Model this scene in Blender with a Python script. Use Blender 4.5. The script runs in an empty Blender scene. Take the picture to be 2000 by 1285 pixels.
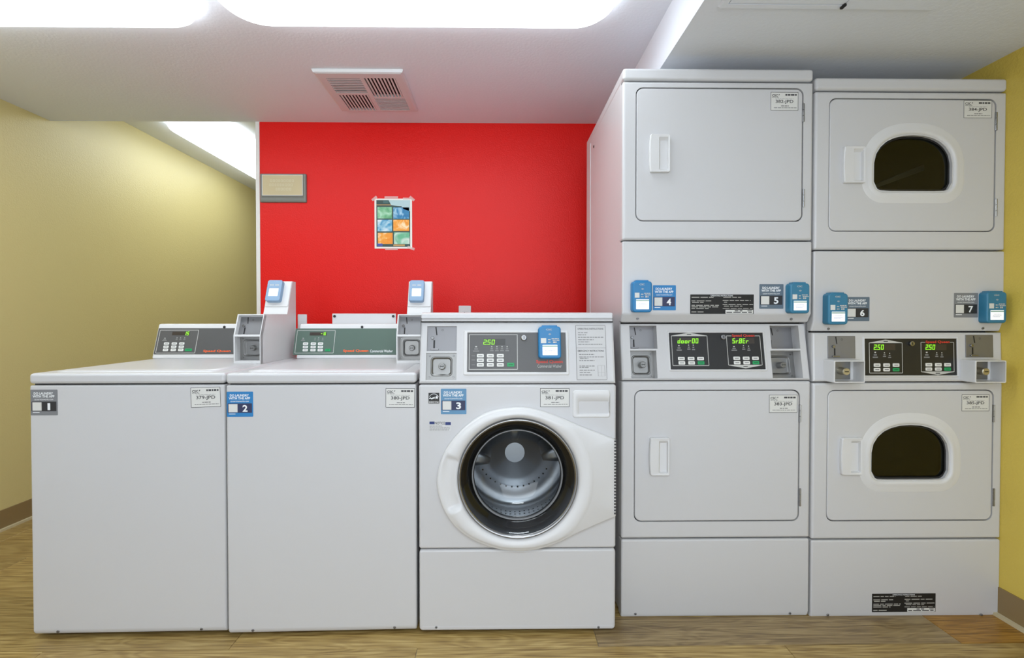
import bpy, math, random
from mathutils import Vector, Matrix, Euler
random.seed(7)
S = bpy.context.scene
COL = S.collection

# ------------------------------------------------------------------ camera
F_PX = 915.0
YAW, TILT, SX, SY, CAM_H = math.radians(0.7), math.radians(0.8), 0.0069, -0.00385, 1.088
cam_d = bpy.data.cameras.new('camera'); cam = bpy.data.objects.new('camera', cam_d); COL.objects.link(cam)
cam.location = (0, 0, CAM_H); cam.rotation_euler = (math.pi/2 - TILT, 0, -YAW)
cam_d.sensor_width = 36; cam_d.lens = 36*F_PX/2000; cam_d.shift_x = SX; cam_d.shift_y = SY
cam_d.clip_start = 0.05; cam_d.clip_end = 50
S.camera = cam
# ------------------------------------------------------------------ world, lights, exposure
W = bpy.data.worlds.new('world'); S.world = W; W.use_nodes = True
W.node_tree.nodes['Background'].inputs[0].default_value = (1, 1, 1, 1)
W.node_tree.nodes['Background'].inputs[1].default_value = 0.0
S.view_settings.view_transform = 'Standard'; S.view_settings.look = 'None'
S.view_settings.exposure = 0.38; S.view_settings.gamma = 1.0; S.view_settings.use_curve_mapping = False
LENS_EMIT = 4.5
LAMP_TINT = (0.85, 0.935, 1.0)
def ceiling_fill(x, y, z, sx, sy, power):
    l = bpy.data.lights.new('ceiling_fill', 'AREA'); l.shape = 'RECTANGLE'; l.size = sx; l.size_y = sy
    l.energy = power; l.color = LAMP_TINT
    o = bpy.data.objects.new('ceiling_fill', l); COL.objects.link(o); o.location = (x, y, z)
    return o
ceiling_fill(0.1, -0.6, 2.19, 0.9, 0.5, 20)  # unseen lamp behind the camera, added to fill the machine fronts
# soft frontal fill added at the unseen wall behind the camera
dl = bpy.data.lights.new('rear_fill', 'AREA'); dl.shape = 'RECTANGLE'; dl.size = 3.4; dl.size_y = 1.9
dl.energy = 52; dl.color = (0.91, 0.96, 1.0)
d = bpy.data.objects.new('rear_fill', dl); COL.objects.link(d); d.location = (0.0, -2.95, 1.1); d.rotation_euler = (math.pi/2, 0, 0)
S.cycles.max_bounces = 8; S.cycles.diffuse_bounces = 5; S.cycles.transparent_max_bounces = 16
S.cycles.sample_clamp_indirect = 6; S.cycles.use_denoising = True

# ------------------------------------------------------------------ materials
def lin(c):
    return tuple(((v/255)/12.92 if v/255 <= .04045 else ((v/255+.055)/1.055)**2.4) for v in c) + (1,)
_m = {}
def mat(name, rgb=(200, 200, 200), rough=.5, metal=0, emit=0, spec=.5, coat=0, bump=None, alpha=None):
    if name in _m: return _m[name]
    m = bpy.data.materials.new(name); m.use_nodes = True; nt = m.node_tree; b = nt.nodes['Principled BSDF']
    b.inputs['Base Color'].default_value = lin(rgb); b.inputs['Roughness'].default_value = rough
    b.inputs['Metallic'].default_value = metal; b.inputs['Specular IOR Level'].default_value = spec
    if coat: b.inputs['Coat Weight'].default_value = coat; b.inputs['Coat Roughness'].default_value = .15
    if emit:
        b.inputs['Emission Color'].default_value = lin(rgb); b.inputs['Emission Strength'].default_value = emit
    if alpha is not None: b.inputs['Alpha'].default_value = alpha
    if bump:
        sc, st, dist = bump
        t = nt.nodes.new('ShaderNodeTexCoord'); n = nt.nodes.new('ShaderNodeTexNoise'); bp = nt.nodes.new('ShaderNodeBump')
        n.inputs['Scale'].default_value = sc; n.inputs['Detail'].default_value = 3
        bp.inputs['Strength'].default_value = st; bp.inputs['Distance'].default_value = dist
        nt.links.new(t.outputs['Object'], n.inputs['Vector']); nt.links.new(n.outputs['Fac'], bp.inputs['Height'])
        nt.links.new(bp.outputs['Normal'], b.inputs['Normal'])
    _m[name] = m; return m
def glass(name, tint, refl=.08):
    if name in _m: return _m[name]
    m = bpy.data.materials.new(name); m.use_nodes = True; nt = m.node_tree; nt.nodes.clear()
    o = nt.nodes.new('ShaderNodeOutputMaterial'); t = nt.nodes.new('ShaderNodeBsdfTransparent'); g = nt.nodes.new('ShaderNodeBsdfGlossy')
    f = nt.nodes.new('ShaderNodeFresnel'); f.inputs['IOR'].default_value = 1.5; mx = nt.nodes.new('ShaderNodeMixShader')
    t.inputs[0].default_value = lin(tint); g.inputs['Roughness'].default_value = .03
    nt.links.new(f.outputs[0], mx.inputs[0]); nt.links.new(t.outputs[0], mx.inputs[1]); nt.links.new(g.outputs[0], mx.inputs[2])
    nt.links.new(mx.outputs[0], o.inputs[0]); _m[name] = m; return m
def wood(name, c1, c2, c3):
    m = bpy.data.materials.new(name); m.use_nodes = True; nt = m.node_tree; N = nt.nodes.new; L = nt.links.new
    b = nt.nodes['Principled BSDF']; b.inputs['Roughness'].default_value = .38
    tc = N('ShaderNodeTexCoord'); oi = N('ShaderNodeObjectInfo')
    mul = N('ShaderNodeVectorMath'); mul.operation = 'SCALE'; mul.inputs[0].default_value = (37.1, 13.7, 5.3)
    L(oi.outputs['Random'], mul.inputs['Scale'])
    add = N('ShaderNodeVectorMath'); L(tc.outputs['Object'], add.inputs[0]); L(mul.outputs[0], add.inputs[1])
    mp = N('ShaderNodeMapping'); mp.inputs['Scale'].default_value = (1.3, 9, 1); L(add.outputs[0], mp.inputs['Vector'])
    n1 = N('ShaderNodeTexNoise'); n1.inputs['Scale'].default_value = 1.6; n1.inputs['Detail'].default_value = 2; n1.inputs['Distortion'].default_value = .6
    L(mp.outputs[0], n1.inputs['Vector'])
    # cathedral rings: sine of the slow noise
    mm = N('ShaderNodeMath'); mm.operation = 'MULTIPLY'; mm.inputs[1].default_value = 62; L(n1.outputs['Fac'], mm.inputs[0])
    sn = N('ShaderNodeMath'); sn.operation = 'SINE'; L(mm.outputs[0], sn.inputs[0])
    mp2 = N('ShaderNodeMapping'); mp2.inputs['Scale'].default_value = (6, 150, 1); L(add.outputs[0], mp2.inputs['Vector'])
    n2 = N('ShaderNodeTexNoise'); n2.inputs['Scale'].default_value = 1; n2.inputs['Detail'].default_value = 4; L(mp2.outputs[0], n2.inputs['Vector'])
    ma = N('ShaderNodeMath'); ma.operation = 'MULTIPLY_ADD'; ma.inputs[1].default_value = .075; L(sn.outputs[0], ma.inputs[0]); L(n2.outputs['Fac'], ma.inputs[2])
    r = N('ShaderNodeValToRGB'); r.color_ramp.elements[0].position = .25; r.color_ramp.elements[0].color = lin(c1)
    r.color_ramp.elements[1].position = .75; r.color_ramp.elements[1].color = lin(c3)
    e = r.color_ramp.elements.new(.5); e.color = lin(c2); L(ma.outputs[0], r.inputs[0])
    hs = N('ShaderNodeHueSaturation'); L(r.outputs[0], hs.inputs['Color'])
    mr = N('ShaderNodeMapRange'); mr.inputs['To Min'].default_value = .88; mr.inputs['To Max'].default_value = 1.1; L(oi.outputs['Random'], mr.inputs['Value']); L(mr.outputs[0], hs.inputs['Value'])
    L(hs.outputs[0], b.inputs['Base Color'])
    bp = N('ShaderNodeBump'); bp.inputs['Strength'].default_value = .12; bp.inputs['Distance'].default_value = .001; L(n2.outputs['Fac'], bp.inputs['Height']); L(bp.outputs[0], b.inputs['Normal'])
    _m[name] = m; return m
WHITE = mat('white_enamel', (199, 199, 200), .28)
WHITE2 = mat('white_plastic', (212, 212, 212), .35)
OFFWHITE = mat('white_trim', (222, 220, 216), .5)
STEEL = mat('brushed_steel', (138, 138, 140), .5, .85)
STEEL_D = mat('pressed_steel', (140, 140, 138), .4, .95)
CHROME = mat('chrome', (150, 150, 150), .22, 1)
DRUM = mat('drum_steel', (205, 207, 210), .33, .9)
RUBBER = mat('black_rubber', (26, 26, 28), .4)
DARK = mat('dark_slot', (14, 14, 14), .6)
INK = mat('dark_ink', (62, 62, 64), .6)
INK_P = mat('pale_ink', (128, 128, 128), .6)
PAPER = mat('label_paper', (214, 214, 210), .55)
PRINT_W = mat('white_print', (235, 238, 240), .55)
PANEL_BLACK = mat('panel_black', (30, 30, 30), .35)
PANEL_GREY = mat('panel_grey', (82, 82, 82), .4)
PANEL_GREEN = mat('panel_green_grey', (82, 102, 92), .4)
LINE = mat('panel_line', (190, 190, 186), .5)
KEY = mat('key_white', (224, 224, 220), .5)
KEY_G = mat('key_green', (20, 150, 86), .45)
ORANGE = mat('orange_print', (240, 98, 40), .5)
RED_P = mat('red_print', (205, 60, 45), .5)
LED = mat('led_green', (140, 235, 40), .5, emit=.6)
LED_OFF = mat('led_window', (58, 50, 44), .3)
READER = mat('reader_blue', (28, 118, 172), .38)
READER_T = mat('reader_teal', (48, 118, 150), .38)
READER_GLARE = mat('reader_blue_glare', (128, 156, 184), .38)  # reader blue paled by ceiling-light glare, put into the colour
SCREEN = mat('reader_screen', (240, 244, 248), .4, emit=.35)
ST_BLUE = mat('sticker_blue', (36, 122, 182), .5)
ST_STEEL = mat('sticker_steel_blue', (92, 140, 176), .5)
ST_GREY = mat('sticker_grey', (122, 124, 128), .5)
ST_SLATE = mat('sticker_slate', (92, 108, 122), .5)
ST_NAVY = mat('sticker_navy', (40, 46, 82), .5)
ST_DARK = mat('sticker_dark', (38, 38, 42), .5)
NAVY = mat('notice_navy', (28, 48, 110), .5)
LENS = mat('light_lens', (255, 255, 255), .4, emit=LENS_EMIT)
LENS.node_tree.nodes['Principled BSDF'].inputs['Emission Color'].default_value = LAMP_TINT+(1,)
PAINT_Y = mat('yellow_paint', (208, 194, 136), .46, spec=.8, bump=(140, .35, .004))
PAINT_G = mat('gold_paint', (216, 190, 84), .42, bump=(140, .35, .004))
PAINT_R = mat('red_paint', (218, 14, 4), .42, spec=.3, bump=(140, .35, .004))
PAINT_C = mat('ceiling_paint', (228, 232, 238), .7, bump=(90, .18, .004))
PAINT_W = mat('pale_wall_paint', (224, 226, 230), .6)
BASE = mat('cove_base', (138, 116, 78), .5)
CAULK = mat('caulk', (196, 184, 150), .6)
PLANKW = wood('vinyl_plank', (118, 92, 48), (156, 130, 76), (182, 158, 102))
SUBF = mat('floor_bounce_grey', (176, 178, 182), .5)  # pale grey chosen so the unseen floor bounces neutral light upward
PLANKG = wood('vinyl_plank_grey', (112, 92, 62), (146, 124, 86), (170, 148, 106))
PLANKO = wood('vinyl_plank_orange', (116, 82, 26), (150, 108, 38), (174, 130, 56))

# ------------------------------------------------------------------ measuring and mesh helpers
CAM_M = cam.rotation_euler.to_matrix()
def ray(px, py):
    return CAM_M @ Vector(((px-1000+SX*2000)/F_PX, -(py-642.5-SY*2000)/F_PX, -1))
class Frame:
    """a flat face in the room: origin, right, up, outward normal (metres)"""
    def __init__(s, o, u=(1, 0, 0), v=(0, 0, 1)):
        s.o = Vector(o); s.u = Vector(u).normalized(); s.v = Vector(v).normalized(); s.n = s.u.cross(s.v)
    def pt(s, u, v, w=0): return s.o + s.u*u + s.v*v + s.n*w
    def px(s, x, y, w=0):
        d = ray(x, y); c = Vector((0, 0, CAM_H)); o = s.o + s.n*w
        p = c + d*((o-c).dot(s.n)/d.dot(s.n)) - s.o
        return p.dot(s.u), p.dot(s.v)
    def box(s, x0, y0, x1, y1, w=0):      # survey box (left, top, right, bottom) -> u0,u1,v0,v1
        a = s.px(x0, (y0+y1)/2, w)[0]; b = s.px(x1, (y0+y1)/2, w)[0]
        c = s.px((x0+x1)/2, y1, w)[1]; d = s.px((x0+x1)/2, y0, w)[1]
        return a, b, c, d
def vert_frame(Y): return Frame((0, Y, 0))
def lean_frame(Y, z, lean): return Frame((0, Y, z), (1, 0, 0), (0, math.sin(lean), math.cos(lean)))

def rr(u0, u1, v0, v1, r, n=5, sub=6):
    r = max(min(r, (u1-u0)/2*.98, (v1-v0)/2*.98), 1e-5); pts = []
    cs = [(u1-r, v1-r, 0), (u0+r, v1-r, 90), (u0+r, v0+r, 180), (u1-r, v0+r, 270)]
    for k, (cu, cv, a) in enumerate(cs):
        for i in range(n+1):
            t = math.radians(a+90*i/n); pts.append((cu+r*math.cos(t), cv+r*math.sin(t)))
        nx = cs[(k+1) % 4]; t = math.radians(nx[2]); e = (nx[0]+r*math.cos(t), nx[1]+r*math.sin(t)); s = pts[-1]
        for i in range(1, sub): pts.append((s[0]+(e[0]-s[0])*i/sub, s[1]+(e[1]-s[1])*i/sub))
    return pts
def circ(cu, cv, r, n=64): return [(cu+r*math.cos(2*math.pi*i/n), cv+r*math.sin(2*math.pi*i/n)) for i in range(n)]
def dome(u0, u1, v0, v1, r, sh=.46, n=28):
    """window outline: arched top, rounded lower corners"""
    a = (u1-u0)/2; cu = (u0+u1)/2; vs = v0+(v1-v0)*sh; pts = []
    for i in range(n+1):
        t = math.pi*i/n; c, s = math.cos(t), math.sin(t)
        pts.append((cu+a*math.copysign(abs(c)**.86, c), vs+(v1-vs)*abs(s)**.92))
    for i in range(8): t = math.radians(180+90*i/7); pts.append((u0+r+r*math.cos(t), v0+r+r*math.sin(t)))
    for i in range(8): t = math.radians(270+90*i/7); pts.append((u1-r+r*math.cos(t), v0+r+r*math.sin(t)))
    return pts
def radial(target, ref, c):
    """points of the outline 'target' at the same angles about c as those of 'ref'"""
    out = []; m = len(target)
    for (x, y) in ref:
        dx, dy = x-c[0], y-c[1]; best = None
        for i in range(m):
            ax, ay = target[i][0]-c[0], target[i][1]-c[1]; bx, by = target[(i+1) % m][0]-c[0], target[(i+1) % m][1]-c[1]
            ex, ey = bx-ax, by-ay; den = dx*ey-dy*ex
            if abs(den) < 1e-12: continue
            t = (ax*ey-ay*ex)/den; s = (ax*dy-ay*dx)/den
            if t > 0 and -1e-6 <= s <= 1+1e-6 and (best is None or t > best): best = t
        out.append((c[0]+dx*best, c[1]+dy*best))
    return out
def scale_loop(l, c, k): return [(c[0]+(x-c[0])*k, c[1]+(y-c[1])*k) for x, y in l]

class MB:
    def __init__(s): s.v = []; s.f = []; s.m = []; s.sm = []; s.mats = []
    def mi(s, m):
        if m not in s.mats: s.mats.append(m)
        return s.mats.index(m)
    def face(s, idx, m, sm=False): s.f.append(idx); s.m.append(s.mi(m)); s.sm.append(sm)
    def loft(s, fr, loops, m, cap0=False, cap1=True, sm=False, closed=True):
        """loops: list of (points, w) or (points, [w per point]); outward side is +w"""
        rings = []
        for pts, w in loops:
            b = len(s.v)
            for i, (u, v) in enumerate(pts): s.v.append(fr.pt(u, v, w[i] if isinstance(w, (list, tuple)) else w))
            rings.append(range(b, b+len(pts)))
        for a, b in zip(rings, rings[1:]):
            n = len(a)
            for i in range(n if closed else n-1):
                j = (i+1) % n; s.face((a[i], a[j], b[j], b[i]), m, sm)
        if cap0: s.face(tuple(reversed(rings[0])), m)
        if cap1: s.face(tuple(rings[-1]), m)
        return s
    def plate(s, fr, b, w0, w1, m, r=.003, bev=.0, back=False, n=4, sm=True):
        u0, u1, v0, v1 = b; lp = [(rr(u0, u1, v0, v1, r, n, 1), w0)]
        if bev:
            k = 4
            for i in range(k+1):
                t = math.pi/2*i/k; d = bev*(1-math.cos(t)); ww = w1-bev+bev*math.sin(t)
                lp.append((rr(u0+d, u1-d, v0+d, v1-d, max(r-d, .0004), n, 1), ww))
        else: lp.append((lp[0][0], w1))
        return s.loft(fr, lp, m, back, True, sm and bev > 0)
    def quad(s, fr, b, w, m):
        u0, u1, v0, v1 = b; k = len(s.v); s.v += [fr.pt(u0, v0, w), fr.pt(u1, v0, w), fr.pt(u1, v1, w), fr.pt(u0, v1, w)]
        s.face((k, k+1, k+2, k+3), m); return s
    def poly(s, fr, pts, w, m):
        k = len(s.v); s.v += [fr.pt(u, v, w) for u, v in pts]; s.face(tuple(range(k, k+len(pts))), m); return s
    def frame_line(s, fr, b, t, w, m, r=.002):
        u0, u1, v0, v1 = b
        return s.loft(fr, [(rr(u0, u1, v0, v1, r, 3, 1), w), (rr(u0+t, u1-t, v0+t, v1-t, max(r-t, .0005), 3, 1), w)], m, False, False)
    def box(s, x0, x1, y0, y1, z0, z1, m, skip=()):
        k = len(s.v)
        for z in (z0, z1): s.v += [Vector((x0, y0, z)), Vector((x1, y0, z)), Vector((x1, y1, z)), Vector((x0, y1, z))]
        fs = {'bottom': (3, 2, 1, 0), 'top': (4, 5, 6, 7), 'front': (0, 1, 5, 4), 'right': (1, 2, 6, 5), 'back': (2, 3, 7, 6), 'left': (3, 0, 4, 7)}
        for n, q in fs.items():
            if n not in skip: s.face(tuple(k+i for i in q), m)
        return s
    def levels(s, x0, x1, lv, yb, m):
        """box lofted upward: lv = [(z, yfront)], common back yb"""
        k = len(s.v)
        for z, yf in lv: s.v += [Vector((x0, yf, z)), Vector((x1, yf, z)), Vector((x1, yb, z)), Vector((x0, yb, z))]
        for i in range(len(lv)-1):
            a = k+4*i
            for j in range(4): s.face((a+j, a+(j+1) % 4, a+4+(j+1) % 4, a+4+j), m)
        s.face((k+3, k+2, k+1, k), m); e = k+4*(len(lv)-1); s.face((e, e+1, e+2, e+3), m); return s
    def cyl(s, p, ax, r, l, m, n=16, ch=.15):
        ax = Vector(ax).normalized(); h = Vector((0, 0, 1)) if abs(ax.z) < .9 else Vector((1, 0, 0))
        u = h.cross(ax).normalized(); fr = Frame(p, u, ax.cross(u))
        c = r*ch
        return s.loft(fr, [(circ(0, 0, r, n), 0), (circ(0, 0, r, n), l-c), (circ(0, 0, r-c, n), l)], m, True, True)
    def holes(s, fr, b, hs, depth, thick, m, ch=.005):
        """flat panel b with rectangular holes hs, inner walls of given depth and chamfered rim"""
        U = sorted({b[0], b[1]} | {h[i] for h in hs for i in (0, 1)}); V = sorted({b[2], b[3]} | {h[i] for h in hs for i in (2, 3)})
        ins = lambda u, v: any(h[0] < u < h[1] and h[2] < v < h[3] for h in hs)
        def q(a): k = len(s.v); s.v.extend(fr.pt(*p) for p in a); s.face(tuple(range(k, k+4)), m)
        c0 = ch
        iu = lambda u: u+c0 if u == b[0] else u-c0 if u == b[1] else u
        iv = lambda v: v+c0 if v == b[2] else v-c0 if v == b[3] else v
        for i in range(len(U)-1):
            for j in range(len(V)-1):
                if not ins((U[i]+U[i+1])/2, (V[j]+V[j+1])/2):
                    a0, a1, b0, b1 = iu(U[i]), iu(U[i+1]), iv(V[j]), iv(V[j+1]); q([(a0, b0, 0), (a1, b0, 0), (a1, b1, 0), (a0, b1, 0)])
        for h in hs:
            a, e, c, d = h
            q([(a, c, 0), (a, d, 0), (a, d, -depth), (a, c, -depth)]); q([(e, d, 0), (e, c, 0), (e, c, -depth), (e, d, -depth)])
            q([(e, c, 0), (a, c, 0), (a, c, -depth), (e, c, -depth)]); q([(a, d, 0), (e, d, 0), (e, d, -depth), (a, d, -depth)])
        s.loft(fr, [(rr(*b, .0001, 1, 1), -thick), (rr(*b, .0001, 1, 1), -c0), (rr(b[0]+c0*.3, b[1]-c0*.3, b[2]+c0*.3, b[3]-c0*.3, .0001, 1, 1), -c0*.3), (rr(b[0]+c0, b[1]-c0, b[2]+c0, b[3]-c0, .0001, 1, 1), 0)], m, False, False)
        return s
    def text(s, fr, b, w, body, m, bold=0):
        vs, fs = glyphs(body, bold); u0, u1, v0, v1 = b; k = len(s.v)
        for x, y in vs: s.v.append(fr.pt(u0+(u1-u0)*x, v0+(v1-v0)*y, w))
        for f in fs: s.face(tuple(k+i for i in f), m)
        return s
    def build(s, name, parent=None, bevel=0, seg=3, origin=None, kind=None, label=None):
        me = bpy.data.meshes.new(name); o = bpy.data.objects.new(name, me); COL.objects.link(o)
        org = Vector(origin) if origin is not None else Vector((0, 0, 0)); root = parent
        while root is not None and root.parent is not None: root = root.parent
        if root is not None: org = Vector(root.location)
        me.from_pydata([tuple(Vector(v)-org) for v in s.v], [], s.f)
        for m in s.mats: me.materials.append(m)
        me.polygons.foreach_set('material_index', s.m); me.polygons.foreach_set('use_smooth', [bool(x) or bevel > 0 for x in s.sm]); me.update()
        if parent is not None: o.parent = parent
        elif origin is not None: o.location = org
        if bevel:
            bm = o.modifiers.new('bevel', 'BEVEL'); bm.width = bevel; bm.segments = seg; bm.limit_method = 'ANGLE'; bm.angle_limit = math.radians(25); bm.harden_normals = True
        if kind: o['kind'] = kind
        if label: o['label'] = label
        return o
_g = {}
def glyphs(body, bold):
    if (body, bold) in _g: return _g[(body, bold)]
    c = bpy.data.curves.new('lettering', 'FONT'); c.body = body; c.size = 1; c.resolution_u = 3; c.offset = bold
    o = bpy.data.objects.new('lettering', c); me = bpy.data.meshes.new_from_object(o)
    P = [(v.co.x, v.co.y) for v in me.vertices]; fs = [tuple(p.vertices) for p in me.polygons]
    x0, x1 = min(p[0] for p in P), max(p[0] for p in P); y0, y1 = min(p[1] for p in P), max(p[1] for p in P)
    r = ([((x-x0)/(x1-x0), (y-y0)/(y1-y0)) for x, y in P], fs)
    bpy.data.objects.remove(o); bpy.data.curves.remove(c); bpy.data.meshes.remove(me); _g[(body, bold)] = r; return r
def sub(b, x0, y0, x1, y1):
    """part of box b, fractions measured from its left and top"""
    u0, u1, v0, v1 = b; return (u0+(u1-u0)*x0, u0+(u1-u0)*x1, v1-(v1-v0)*y1, v1-(v1-v0)*y0)
def grow(b, d): return (b[0]-d, b[1]+d, b[2]-d, b[3]+d)

def thing(name, loc, label, cat, rz=0, group=None):
    o = bpy.data.objects.new(name, None); COL.objects.link(o); o.location = loc; o.rotation_euler = (0, 0, rz)
    o.empty_display_size = .1; o['label'] = label; o['category'] = cat
    if group: o['group'] = group
    return o
def empty_part(name, parent):
    o = bpy.data.objects.new(name, None); COL.objects.link(o); o.parent = parent; return o
def struct(mb, name, **k):
    o = mb.build(name, **k); o['kind'] = 'structure'; return o

# ------------------------------------------------------------------ the room
XL, XR, YB, YF = -2.555, 1.832, 2.715, -3.0
ZN, ZR, ZF = 2.213, 2.038, 2.428          # near ceiling, low ceiling over the dryers, corridor ceiling
XS, XC, YE = 0.612, -1.372, 6.4          # step in the ceiling, end of the red wall, corridor end
b = MB().box(XL-.1, XR+.1, YF, YE, -.1, -.004, SUBF); floor = struct(b, 'floor')
PW, PL = .152, 1.22
pm = None
y = 0.32; row = 0
while y < 3.6:
    # the joints of the front row meet the kick panels as in the photograph
    off = {8: 1.55-PL, 7: .95-PL, 9: .2}.get(row, (row*.47) % PL)
    x = off-PL*6
    while x < XR:
        x0, x1 = max(x, XL), min(x+PL, XR)
        if x1-x0 > .03:
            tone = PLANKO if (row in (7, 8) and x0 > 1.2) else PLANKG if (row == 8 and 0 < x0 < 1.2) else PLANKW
            full = abs(x1-x0-PL) < 1e-6 and tone is PLANKW
            if full and pm: o = bpy.data.objects.new('plank', pm); COL.objects.link(o)
            else:
                m = MB(); fr = Frame((0, 0, 0), (1, 0, 0), (0, 1, 0))
                m.loft(fr, [(rr(.0006, x1-x0-.0006, .0006, PW-.0006, .0003, 1, 1), -.005), (rr(.0006, x1-x0-.0006, .0006, PW-.0006, .0003, 1, 1), -.001), (rr(.0018, x1-x0-.0018, .0018, PW-.0018, .0003, 1, 1), 0)], tone)
                o = m.build('plank')
                if full: pm = o.data
            o.parent = floor; o.location = (x0, y, 0)
        x += PL
    y += PW; row += 1
struct(MB().box(XL-.1, XL, .6, YE, 0, 2.6, PAINT_Y), 'wall_left')
struct(MB().box(XL-.1, XL, YF, .6, 0, 2.6, PAINT_W), 'wall_left')  # unseen stretch made pale so it bounces neutral light
struct(MB().box(XR, XR+.1, .6, YB+.1, 0, 2.3, PAINT_G), 'wall_right')
struct(MB().box(XR, XR+.1, YF, .6, 0, 2.3, PAINT_W), 'wall_right')  # likewise pale out of view, keeping the bounced light neutral
struct(MB().box(XC, XR+.1, YB, YB+.12, 0, 2.6, PAINT_R), 'wall_back')
struct(MB().box(XC-.022, XC, YB-.004, YB+.124, 0, 2.6, OFFWHITE), 'trim_1')
struct(MB().box(XC-.02, XC+.1, YB+.124, YE, 0, 2.6, PAINT_Y), 'wall_inner')
struct(MB().box(XL-.1, XC+.1, YE, YE+.1, 0, 2.6, PAINT_W), 'wall_end')
struct(MB().box(XL-.1, XR+.1, YF-.1, YF, 0, 2.6, PAINT_W), 'wall_front')
struct(MB().box(XL-.1, XS+.3, YF, YB, ZN, 2.7, PAINT_C), 'ceiling')
struct(MB().box(XS, XR+.1, YF, YB, ZR, 2.7, PAINT_C), 'ceiling')
struct(MB().box(XL-.1, XC+.2, YB+.001, YE, ZF, 2.7, PAINT_C), 'ceiling')
for nm, x0, x1 in (('baseboard_left', XL, XL+.006), ('baseboard_right', XR-.006, XR)):
    m = MB().box(x0, x1, YF, YE if nm.endswith('left') else YB, .0, .105, BASE)
    if nm.endswith('left'): m.box(XL, XL+.02, YF, YE, 0, .012, CAULK)
    else: m.box(XR-.02, XR, YF, YB, 0, .012, CAULK)
    struct(m, nm)

# ------------------------------------------------------------------ ceiling lights: pillow lens on a white pan
def ceiling_light(x0, x1, y0, y1, z, label, r=.13):
    t = thing('ceiling_light', ((x0+x1)/2, (y0+y1)/2, z), label, 'light', group='cloud shaped ceiling lights')
    fr = Frame((0, 0, z), (1, 0, 0), (0, -1, 0)); bx = (x0, x1, -y1, -y0)
    MB().plate(fr, grow(bx, -.03), -.001, .012, OFFWHITE, r, n=8).build('pan', t)
    lp = []
    for d, w in ((0, .010), (.0, .026), (.006, .040), (.02, .052), (.05, .060), (.10, .064)):
        lp.append((rr(x0+d, x1-d, -y1+d, -y0-d, max(r-d*.8, .02), 8, 4), w))
    MB().loft(fr, lp, LENS, True, True, True).build('lens', t)
    return t
ceiling_light(-.965, .405, 1.30, 1.765, ZN, 'wide white cloud ceiling light in the middle of the near ceiling')
ceiling_light(-2.43, -1.07, 1.30, 1.78, ZN, 'white cloud ceiling light at the left, cut by the left edge')
ceiling_light(-2.27, -1.82, 3.16, 4.60, ZF, 'white ceiling light in the corridor beyond the red wall')

# ------------------------------------------------------------------ ceiling vent
t = thing('ceiling_vent', (-.64, 2.335, ZN), 'square white exhaust vent with four banks of louvers on the ceiling', 'vent')
fr = Frame((0, 0, ZN), (1, 0, 0), (0, -1, 0))
vx0, vx1, vy0, vy1 = -.845, -.435, 2.135, 2.545
q = [(-.800, -.645, 2.19, 2.335, 'x'), (-.625, -.480, 2.185, 2.37, 'y'), (-.795, -.650, 2.35, 2.52, 'y'), (-.630, -.475, 2.385, 2.52, 'x')]
hs = [(a, b_, -d, -c) for a, b_, c, d, _ in q]
m = MB().holes(Frame((0, 0, ZN-.016), (1, 0, 0), (0, -1, 0)), (vx0, vx1, -vy1, -vy0), hs, .014, .016, WHITE2, .012); m.build('frame', t)
MB().quad(Frame((0, 0, ZN-.0015), (1, 0, 0), (0, -1, 0)), (vx0+.02, vx1-.02, -vy1+.02, -vy0-.02), 0, mat('vent_throat', (40, 36, 32), .8)).build('throat', t)
for a, b_, c, d, ax in q:
    m = MB(); n = 9
    for i in range(n):
        if ax == 'x': y0 = c+(d-c)*(i+.42)/n; m.box(a, b_, y0, y0+(d-c)/n*.45, ZN-.0158, ZN-.0135, WHITE2)
        else: x0 = a+(b_-a)*(i+.42)/n; m.box(x0, x0+(b_-a)/n*.5, c, d, ZN-.0158, ZN-.0135, WHITE2)
    m.build('louver_bank', t, kind='stuff')

# ------------------------------------------------------------------ access hatch in the low ceiling
t = thing('access_hatch', (1.1, 1.3, ZR), 'flat white access hatch in the low ceiling above the dryers', 'hatch')
fr = Frame((0, 0, ZR), (1, 0, 0), (0, -1, 0)); hx0, hx1, hy0, hy1 = .665, 1.34, .95, 1.435
MB().loft(fr, [(rr(hx0, hx1, -hy1, -hy0, .004, 2, 1), 0), (rr(hx0+.004, hx1-.004, -hy1+.004, -hy0-.004, .004, 2, 1), .006), (rr(hx0+.022, hx1-.30, -hy1+.022, -hy0-.022, .002, 2, 1), .006), (rr(hx0+.022, hx1-.30, -hy1+.022, -hy0-.022, .002, 2, 1), .001)], PAINT_C, False, True).build('frame', t)
MB().plate(fr, (hx0+.025, hx1-.303, -hy1+.025, -hy0-.025), .001, .0055, PAINT_C, .003).build('door', t)
m = MB().box(hx1-.306, hx1-.298, hy1-.03, hy1-.012, ZR-.012, ZR-.004, DARK); m.build('latch', t)

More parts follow.
